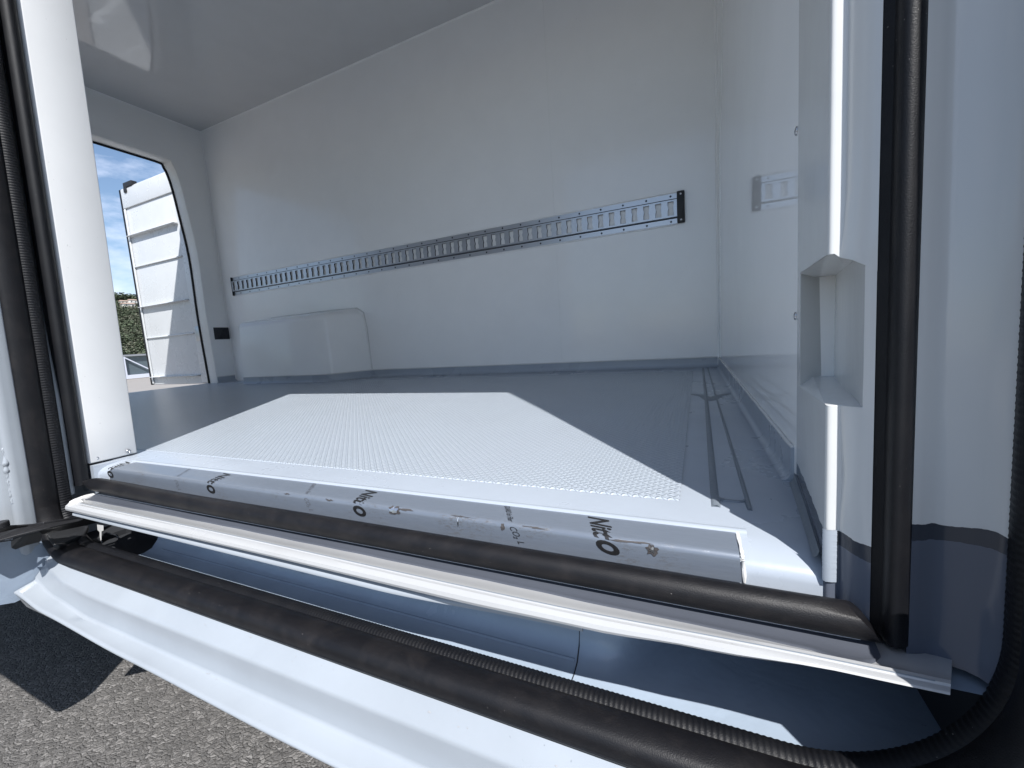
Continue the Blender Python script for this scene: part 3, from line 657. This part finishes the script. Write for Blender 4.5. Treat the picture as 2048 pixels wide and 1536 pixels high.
merged('foot_shade_blocks', [box(-1.13, -1.105, 0.085, 0.20, -0.245, -0.215), box(-1.13, -1.004, 0.180, 0.215, -0.250, -0.218)], 'black_metal', arm, bevel=0.004)  # unseen boxes added beside the arm to shade the pillar foot
merged('arm_pin', [tube([p0, p1], 0.0017, 10)], 'galv', arm, smooth=True)
merged('arm_bumper', [plate3([(22, 1081, 0.243), (50, 1070, 0.250), (82, 1063, 0.262), (81, 1077, 0.262), (52, 1084, 0.250), (30, 1093, 0.243), (21, 1090, 0.241)], 0.006)], 'black_plastic', arm, bevel=0.002)
merged('arm_carriage', [plate3([(92, 1066, 0.285), (160, 1052, 0.330), (178, 1050, 0.338), (168, 1070, 0.326), (118, 1089, 0.288), (108, 1090, 0.283)], 0.008)], 'black_plastic', arm, bevel=0.002)
pc = at(201, 1052, Y=0.372); 
merged('white_clip', [loft([[at(x, y, Y=yy) for x, y in ((194, 1049), (207, 1051), (207, 1061), (203, 1063), (203, 1082), (208, 1086), (200, 1086), (199, 1064), (195, 1060))] for yy in (0.360, 0.362)], True, True)], 'trim', arm)
merged('track_pocket', [box(-1.05, -0.90, 0.30, 0.42, -0.34, -0.338), box(-1.05, -0.90, 0.405, 0.42, -0.34, -0.245)], 'dark', wlm)
merged('track_guide', [tube([at(x, y, Y=0.372) for x, y in ((214, 1066), (234, 1070), (237, 1076), (237, 1088), (232, 1093))], 0.0011, 8)], 'galv', arm, smooth=True)
# ---- front side of the opening: casing with moulded pocket
def rc_corner(p, a, b_, r, n_=5):
    p, a, b_ = Vector(p), Vector(a), Vector(b_); u = (a - p).normalized(); v = (b_ - p).normalized()
    s0_, s1_ = p + u * r, p + v * r
    return [tuple(s0_.lerp(p, t).lerp(p.lerp(s1_, t), t)) for t in lin(0, 1, n_)]
P0, PA, P1, P2, PB = (0.1005, 0.556), (0.0985, 0.524), (0.0857, 0.3672), (0.1085, 0.3500), (0.0950, 0.3688)
PI_ = (0.1340, 0.552)
PC_ = (0.1035, 0.3545)
corner = rc_corner(P1, P0, PB, 0.004, 6)
full = [P0, PA] + corner + [PB, (0.0985, 0.3625), PC_, P2]
def l2(a, b_, t): return (a[0] + (b_[0] - a[0]) * t, a[1] + (b_[1] - a[1]) * t)
notch = [P0, PA, l2(PA, PI_, 0.4), l2(PA, PI_, 0.8), PI_, l2(PI_, PC_, 0.15), l2(PI_, PC_, 0.3), l2(PI_, PC_, 0.45), l2(PI_, PC_, 0.65), l2(PI_, PC_, 0.85), PC_, P2]
zt1 = {0: 0, }
rings = []
def casing_ring(sec, zfun):
    out = []
    for x, y in sec:
        z = zfun(x, y); dx = 0.0
        if (x, y) == PB: dx = interp([(-0.20, 0.0), (-0.155, -0.0004), (-0.12, 0.0012), (-0.085, -0.0002), (-0.064, -0.0006), (0.04, -0.0022), (0.075, 0.0006), (0.15, 0.0008), (0.35, 0.0)], z)[0]
        out.append((x + dx, y + lean(z), z))
    return out
zn_top = lambda x, y: 0.043 + (y - 0.36) * 0.06 - max(0, x - 0.092) * 0.9
zn_bot = lambda x, y: -0.066 - (y - 0.37) * 0.05
Rg = [casing_ring(full, lambda x, y, z=z: z) for z in (-0.245, -0.20, -0.175, -0.155, -0.135, -0.12, -0.10, -0.085)]
Rg.append(casing_ring(full, zn_bot)); 
nb = []
for (fx, fy), (nx_, ny_) in zip(full, notch):
    z = zn_bot(fx, fy) + 0.001; nb.append((nx_, ny_ + lean(z), -0.0645 if (nx_, ny_) != (fx, fy) else z))
Rg.append(nb)
ntp = []
for (fx, fy), (nx_, ny_) in zip(full, notch):
    ntp.append((nx_, ny_ + lean(0.04), 0.0415 if (nx_, ny_) != (fx, fy) else zn_top(fx, fy) - 0.001))
Rg.append(ntp); Rg.append(casing_ring(full, zn_top))
Rg += [casing_ring(full, lambda x, y, z=z: z) for z in (0.062, 0.085, 0.12, 0.2, 0.3, 0.6, 1.0, 1.45)]
cs = merged('pillar_casing', [loft(Rg)], 'case2', van, bevel=0.0040, seg=3)
cs.modifiers['b'].harden_normals = True
screw(at(1618, 1050, X=0.0925), (-1, 0, 0), cs, 0.8)
rnd = random.Random(9)
cz = lin(-0.2025, -0.161, 70); cr_ = [rnd.uniform(-1, 1) * 0.2 for _ in cz]
merged('casing_sealant', [loft([[(P1[0] - 0.0012 + 0.0004 * r, P1[1] + 0.001 + lean(z), z), (P1[0] + 0.0008, P1[1] - 0.0012 - 0.0004 * abs(r) + lean(z), z), (P1[0] + 0.0045 + 0.0005 * r, P1[1] - 0.0008 - 0.0003 * r + lean(z), z), (P1[0] + 0.0078 + 0.0009 * r, P1[1] + 0.0003 + lean(z), z)] for z, r in zip(cz, cr_)])], 'coat', cs, smooth=True, angle=70)
# small skirting in front of the casing
merged('casing_skirting', [loft([[(x + a, y, z) for a, z in ((-0.006, ZF + 0.0005), (-0.0035, ZF + 0.002), (-0.002, ZF + 0.006), (-0.0015, zt), (0.003, zt))] for x, y, zt in ((0.1000, 0.553, -0.178), (0.0932, 0.46, -0.181), (0.0866, 0.377, -0.186))])], 'bead', fl, smooth=True)
# upright seal at the front side
secR = [(0.1080, 0.3545), (0.1090, 0.3500), (0.1135, 0.3480)] + bulge(0.1137, 0.3465, 0.1268, 0.3410, 0.0078, 12, side=1) + [(0.1275, 0.347)]
us = merged('front_upright_seal', [vstrip(secR, -0.226, 1.44, 40)], 'rubber', van, smooth=True, angle=60)
# outer return panel, from the seal out to the weatherstrip
def panel_ring(z):
    xr = XRt - 0.002
    if z < ZB + 0.115:
        q = max(0.0, (ZB + 0.115 - z) / 0.115); xr = XRt - 0.115 + 0.115 * math.sqrt(max(0.0, 1 - q * q)) - 0.002
    base = [(0.1255, 0.3405), (0.132, 0.3425), (0.1385, 0.3455), (0.145, 0.3452), (0.152, 0.3440), (0.160, 0.3415), (0.1655, 0.3375), (0.168, 0.333)]
    k = (xr - 0.1255) / (0.168 - 0.1255)
    rb = 0.004 * math.exp(-((z - 0.4) / 0.35) ** 2)
    out = []
    for i, (x, y) in enumerate(base):
        xx = 0.1255 + (x - 0.1255) * k
        out.append((xx, y + (rb if i in (2, 3) else 0) + lean(z), z))
    return out
pn = merged('front_return_panel', [loft([panel_ring(z) for z in lin(-0.236, -0.16, 10) + lin(-0.15, 1.45, 50)])], 'panel2', van, smooth=True, angle=60)
merged('pillar_base_fairing', [loft([[(0.157, y, -0.385), (0.157, y, -0.115), (0.172, y, -0.085), (0.206, y, -0.07), (0.206, y, -0.385)] for y in (0.2355, 0.262)], True, True)], 'paint', van)
# ---- hidden body shell that shades the opening
sh = merged('body_shell', [box(-3.36, 0.16, YW + 0.062, 2.10, -0.33, 1.70), box(-3.36, 0.16, 0.235, YW + 0.06, ZC + 0.052, 1.72),
    box(-3.36, -1.115, 0.235, 0.405, -0.33, 1.66), box(-1.115, 0.32, 0.24, 0.298, 1.475, 1.66),
    box(0.207, 0.34, 0.235, 2.10, -0.39, 1.70), box(0.34, 1.35, 0.24, 2.10, -0.40, 1.15)], 'paint', van)
merged('front_pillar_filler', [box(0.172, 0.206, 0.350, 0.60, -0.36, 1.60)], 'dark', van)
merged('underbody', [box(-3.36, -0.13, 0.40, 2.08, -0.36, -0.247), box(-0.13, 1.3, 0.76, 2.08, -0.36, -0.247), box(-0.13, 1.3, 0.42, 0.76, -0.36, -0.340), box(-3.36, -1.06, 0.236, 0.40, -0.388, -0.331), box(-1.04, 0.4, 0.280, 0.42, -0.394, -0.352)], 'dark', van)
sdr = merged('sliding_door', [box(-2.36, -1.10, 0.082, 0.15, -0.385, 1.50)], 'paint', van, bevel=0.02)
tag(sdr, 'open sliding door standing clear of the body side')
# ---- rear door, swung open
YD = 2.04
d0 = at(240, 378, Y=YD); dbot = at(301, 770, Y=YD).z
XA, XBk = d0.x, -3.52
dtop = d0.z
rd = merged('rear_door', [box(XA, XBk, YD + 0.004, YD + 0.055, dbot, dtop)], 'door_white', van, bevel=0.008)
tag(rd, 'left rear door swung open, half in the shadow of the roof')
# raised inner border and recessed middle with ribs
def drect(x0, x1, z0, z1, y0=YD - 0.006, y1=YD + 0.004): return box(x0, x1, y0, y1, z0, z1)
bw = 0.07
merged('door_inner_panel', [drect(XA + 0.012, XBk, dtop - 0.17, dtop - 0.012), drect(XBk - 0.20, XBk, dbot + 0.01, dtop - 0.171), drect(XA + 0.012, XA + 0.035, dbot + 0.01, dtop - 0.171)], 'door_white', rd, bevel=0.005)
for py, deep in ((468, True), (530, False), (617, True), (677, False), (757, True)):
    z = at(290, py, Y=YD).z
    if deep: merged('door_shadow_ledge', [loft([[(x, YD + 0.004, z + 0.016), (x, YD - 0.030, z + 0.013), (x, YD - 0.031, z + 0.010), (x, YD + 0.004, z + 0.005)] for x in (XA + 0.036, XBk - 0.21)], True, True)], 'door_white', rd)  # overhang in place of a shaded groove, shaped to drop a shadow
    else: merged('door_rib', [box(XA + 0.036, XBk - 0.21, YD - 0.008, YD + 0.0035, z - 0.006, z + 0.006)], 'door_white', rd, bevel=0.004)
merged('door_edge_seal', [box(XA - 0.028, XA - 0.001, YD + 0.0, YD + 0.05, dbot, dtop - 0.005)], 'rubber', rd, bevel=0.004)
lt = at(252, 366, Y=YD); merged('door_latch', [box(lt.x - 0.03, lt.x + 0.10, YD - 0.012, YD + 0.03, dtop - 0.012, dtop + 0.028), box(lt.x - 0.03, lt.x + 0.01, YD - 0.014, YD + 0.02, dtop - 0.05, dtop - 0.0125)], 'black_metal', rd, bevel=0.003)
hg = at(402, 668, X=XO - 0.02); merged('door_hinge', [box(XO - 0.09, XO - 0.012, hg.y - 0.0, hg.y + 0.06, hg.z - 0.05, hg.z + 0.06)], 'galv', rd, bevel=0.004)
# ---- perforated load rail on the far wall
RX0, RZT, RL, RH = -3.124, 0.5718, 3.048, 0.127
YR = YW
rail = merged('load_rail', [box(RX0, RX0 + RL, YR - 0.0025, YR - 0.0002, RZT - 0.0215, RZT), box(RX0, RX0 + RL, YR - 0.0025, YR - 0.0002, RZT - RH, RZT - RH + 0.0215)], 'galv', van)
cells = []; holes_ = []
zt2, zb2 = RZT - 0.0275, RZT - RH + 0.0275; yf = YR - 0.0125; zc_ = (zt2 + zb2) / 2; P_ = 0.0508
rv, rf = [], []
for k in range(60):
    x0 = RX0 + k * P_; xc = x0 + P_ / 2
    hw, hh2 = 0.0125, 0.0290
    hole = [(xc - hw, zc_ - hh2), (xc - hw, zc_ - 0.012), (xc - hw * 0.72, zc_), (xc - hw, zc_ + 0.012), (xc - hw, zc_ + hh2), (xc + hw, zc_ + hh2), (xc + hw, zc_ + 0.012), (xc + hw * 0.72, zc_), (xc + hw, zc_ - 0.012), (xc + hw, zc_ - hh2)]
    out = [(x0, zb2), (x0, zc_ - 0.012), (x0, zc_), (x0, zc_ + 0.012), (x0, zt2), (x0 + P_, zt2), (x0 + P_, zc_ + 0.012), (x0 + P_, zc_), (x0 + P_, zc_ - 0.012), (x0 + P_, zb2)]
    cells.append(loft([[(x, yf, z) for x, z in hole], [(x, yf, z) for x, z in out]], True))
    holes_.append(loft([[(x, yf + 0.0001, z) for x, z in hole], [(x, yf + 0.0075, z) for x, z in hole]], True))
cells.append(loft([[(x, yf, zt2), (x, YR - 0.0015, zt2 + 0.0035)] for x in (RX0, RX0 + RL)])); cells.append(loft([[(x, yf, zb2), (x, YR - 0.0015, zb2 - 0.0035)] for x in (RX0, RX0 + RL)]))
merged('slotted_channel', cells, 'galv', rail)
merged('slot_edges', holes_, 'galv_dark', rail)
merged('rail_backing', [box(RX0, RX0 + RL, YR - 0.003, YR - 0.0008, zb2, zt2)], 'grp', rail)
merged('rail_groove_shade', [box(RX0, RX0 + RL, YR - 0.0034, YR - 0.0012, RZT - 0.0255, RZT - 0.0216), box(RX0, RX0 + RL, YR - 0.0034, YR - 0.0012, RZT - RH + 0.0216, RZT - RH + 0.0255)], 'dark', rail)  # shadow of the groove either side of the channel, laid on as dark strips
merged('end_cap', [box(RX0 + RL + 0.0002, RX0 + RL + 0.031, YR - 0.016, YR - 0.0002, RZT - RH - 0.002, RZT + 0.004)], 'black_plastic', rail, bevel=0.004)
merged('end_cap', [box(RX0 - 0.006, RX0 - 0.0002, YR - 0.014, YR - 0.0002, RZT - RH - 0.004, RZT + 0.002)], 'dark', rail, bevel=0.002)
M['screw_dark'] = metal_mat('dark_rivet', (0.06, 0.065, 0.08), 0.45, 0.5)
RIVET = SCREW.copy(); RIVET.materials.clear(); RIVET.materials.append(M['screw_dark'])
for z in (RZT - 0.010, RZT - RH + 0.010):
    screw((RX0 + RL + 0.016, YR - 0.0162, z), (0, -1, 0), rail, 0.7)
    for k in range(30):
        o = screw((RX0 + 0.0762 + k * 0.1016, YR - 0.0026, z), (0, -1, 0), rail, 0.75, 'rivet', RIVET)
merged('sealant_smear', [tube([(x, YW - 0.0005, RZT + 0.0025 + 0.003 * abs(math.sin(x * 7))) for x in lin(RX0, RX0 + RL, 90)], 0.003, 6), tube([(x, YW - 0.0005, RZT - RH - 0.0025 - 0.003 * abs(math.sin(x * 9))) for x in lin(RX0, RX0 + RL, 90)], 0.003, 6)], 'grp', rail, smooth=True)

# ---------------------------------------------------------------- beyond the rear door
# truss railing at the edge of the apron
q0, q1 = at(252, 759, Z=ZG), at(301, 755, Z=ZG)
q0 = Vector((-24.0, 9.96, ZG)); dr = Vector((-0.10, 1.0, 0)).normalized()
rail_t = bpy.data.objects.new('railing', None); COL.objects.link(rail_t); rail_t.location = q0
tag(rail_t, 'white truss railing with tinted panels at the edge of the concrete apron', 'railing')
def rbox(t0, t1, z0, z1, th=0.04, off=0.0):
    nrm = Vector((dr.y, -dr.x, 0)) * th / 2; o = Vector((dr.y, -dr.x, 0)) * off
    a, b_ = dr * t0 + o, dr * t1 + o
    pts = [a - nrm, a + nrm, b_ + nrm, b_ - nrm]
    return loft([[(p.x, p.y, z0) for p in pts], [(p.x, p.y, z1) for p in pts]], True, True)
merged('handrail', [rbox(-12, 14, 1.06, 1.14, 0.08)], 'rail_grey', rail_t)
merged('bottom_beam', [rbox(-12, 14, 0.03, 0.20, 0.07)], 'rail_white', rail_t)
merged('kerb', [rbox(-12, 14, -0.02, 0.03, 0.5)], 'concrete', rail_t)
merged('panel', [rbox(-12, 14, 0.20, 1.055, 0.015, -0.08)], 'rail_glass', rail_t)
for k in range(-9, 11):
    t0 = k * 1.25
    merged('post', [rbox(t0, t0 + 0.11, 0.2, 1.06, 0.06)], 'rail_white', rail_t)
    a = dr * (t0 + 0.11); b_ = dr * (t0 + 1.25)
    merged('brace', [loft([[(a.x, a.y, 0.98), (a.x, a.y, 1.04), (a.x + 0.03, a.y, 1.04), (a.x + 0.03, a.y, 0.98)], [(b_.x, b_.y, 0.21), (b_.x, b_.y, 0.27), (b_.x + 0.03, b_.y, 0.27), (b_.x + 0.03, b_.y, 0.21)]], True, True)], 'rail_white', rail_t)
# hillside
def hill_z(x, y):
    d = (-x - 60) / 270.0
    s = max(0.0, min(1.0, d)); s = s ** 1.2
    return -9 + s * 48 + 2.2 * math.sin(x * 0.031 + y * 0.023) + 1.4 * math.sin(y * 0.071) * s
gx, gy = lin(-34, -520, 40), lin(-260, 420, 56)
hv = [[(x, y, hill_z(x, y) if x < -40 else -9.0) for y in gy] for x in gx]
hl = merged('hillside', [loft(hv)], 'hill', None, smooth=True); tag(hl, kind='structure')
def clump_mass(name, n_, xr, yr, r_rng, mat, seed, zoff=0.0):
    rnd = random.Random(seed); V, F = [], []
    for _ in range(n_):
        x = rnd.uniform(*xr); y = x * rnd.uniform(*yr) ; z = hill_z(x, y) + zoff
        if abs(y / x + 0.437) < 0.016 and (-268 < x < -252 or -296 < x < -282): continue
        r = rnd.uniform(*r_rng)
        for q in range(34):
            th = rnd.uniform(0, 2 * math.pi); ph = math.acos(rnd.uniform(-0.4, 1)); rr = r * rnd.uniform(0.55, 1.0)
            c = Vector((x + rr * math.sin(ph) * math.cos(th), y + rr * math.sin(ph) * math.sin(th), z + r * 0.6 + rr * math.cos(ph)))
            s = r * rnd.uniform(0.12, 0.24); k = len(V)
            u = Vector((rnd.uniform(-1, 1), rnd.uniform(-1, 1), rnd.uniform(-0.6, 0.6))).normalized(); v = u.cross(Vector((rnd.uniform(-1, 1), rnd.uniform(-1, 1), 1))).normalized()
            V += [c + u * s, c + v * s, c - u * s, c - v * s * 0.8]; F.append((k, k + 1, k + 2, k + 3))
    return link(name, V, F, mat)
f1 = clump_mass('hill_woodland', 2200, (-330, -75), (-0.54, -0.36), (0.8, 1.9), 'leaf', 1); tag(f1, 'green woodland covering the hillside beyond the railing', 'woodland', kind='stuff')
f2 = clump_mass('pale_scrub', 2600, (-315, -70), (-0.54, -0.36), (0.7, 1.6), 'leaf2', 2); tag(f2, 'paler olive scrub scattered over the hillside beyond the railing', 'scrub', kind='stuff')
f3 = clump_mass('ridge_woodland', 500, (-345, -318), (-0.56, -0.34), (2.0, 3.6), 'leaf', 5, 2.0); tag(f3, 'dark woodland along the ridge of the hill', 'woodland', kind='stuff')
def house(x, px, py, wd, ht, lbl):
    p = at(px, py, X=x); h0 = bpy.data.objects.new('house', None); COL.objects.link(h0); h0.location = p
    tag(h0, lbl, 'house', 'houses high on the wooded hillside')
    merged('wall', [box(-wd * 0.4, wd * 0.4, -wd / 2, wd / 2, -ht, ht * 0.5)], 'house', h0)
    merged('roof', [loft([[(-wd * 0.46, y, ht * 0.5), (0, y, ht * 0.95), (wd * 0.46, y, ht * 0.5)] for y in (-wd * 0.55, wd * 0.55)], True, True)], 'roof_tile', h0)
    merged('window', [box(wd * 0.4, wd * 0.41, wd * a, wd * (a + 0.14), -ht * 0.1, ht * 0.3) for a in (-0.35,)], 'window', h0)
    merged('window', [box(wd * 0.4, wd * 0.41, wd * a, wd * (a + 0.14), -ht * 0.1, ht * 0.3) for a in (0.2,)], 'window', h0)
house(-262, 256, 612, 4.6, 1.7, 'largest white house with clay roof, lowest on the hillside')
house(-290, 247, 606, 3.2, 1.6, 'small pale house up the slope, left of the largest one')
house(-290, 265, 604, 3.4, 1.6, 'small pale house up the slope, right of the largest one')
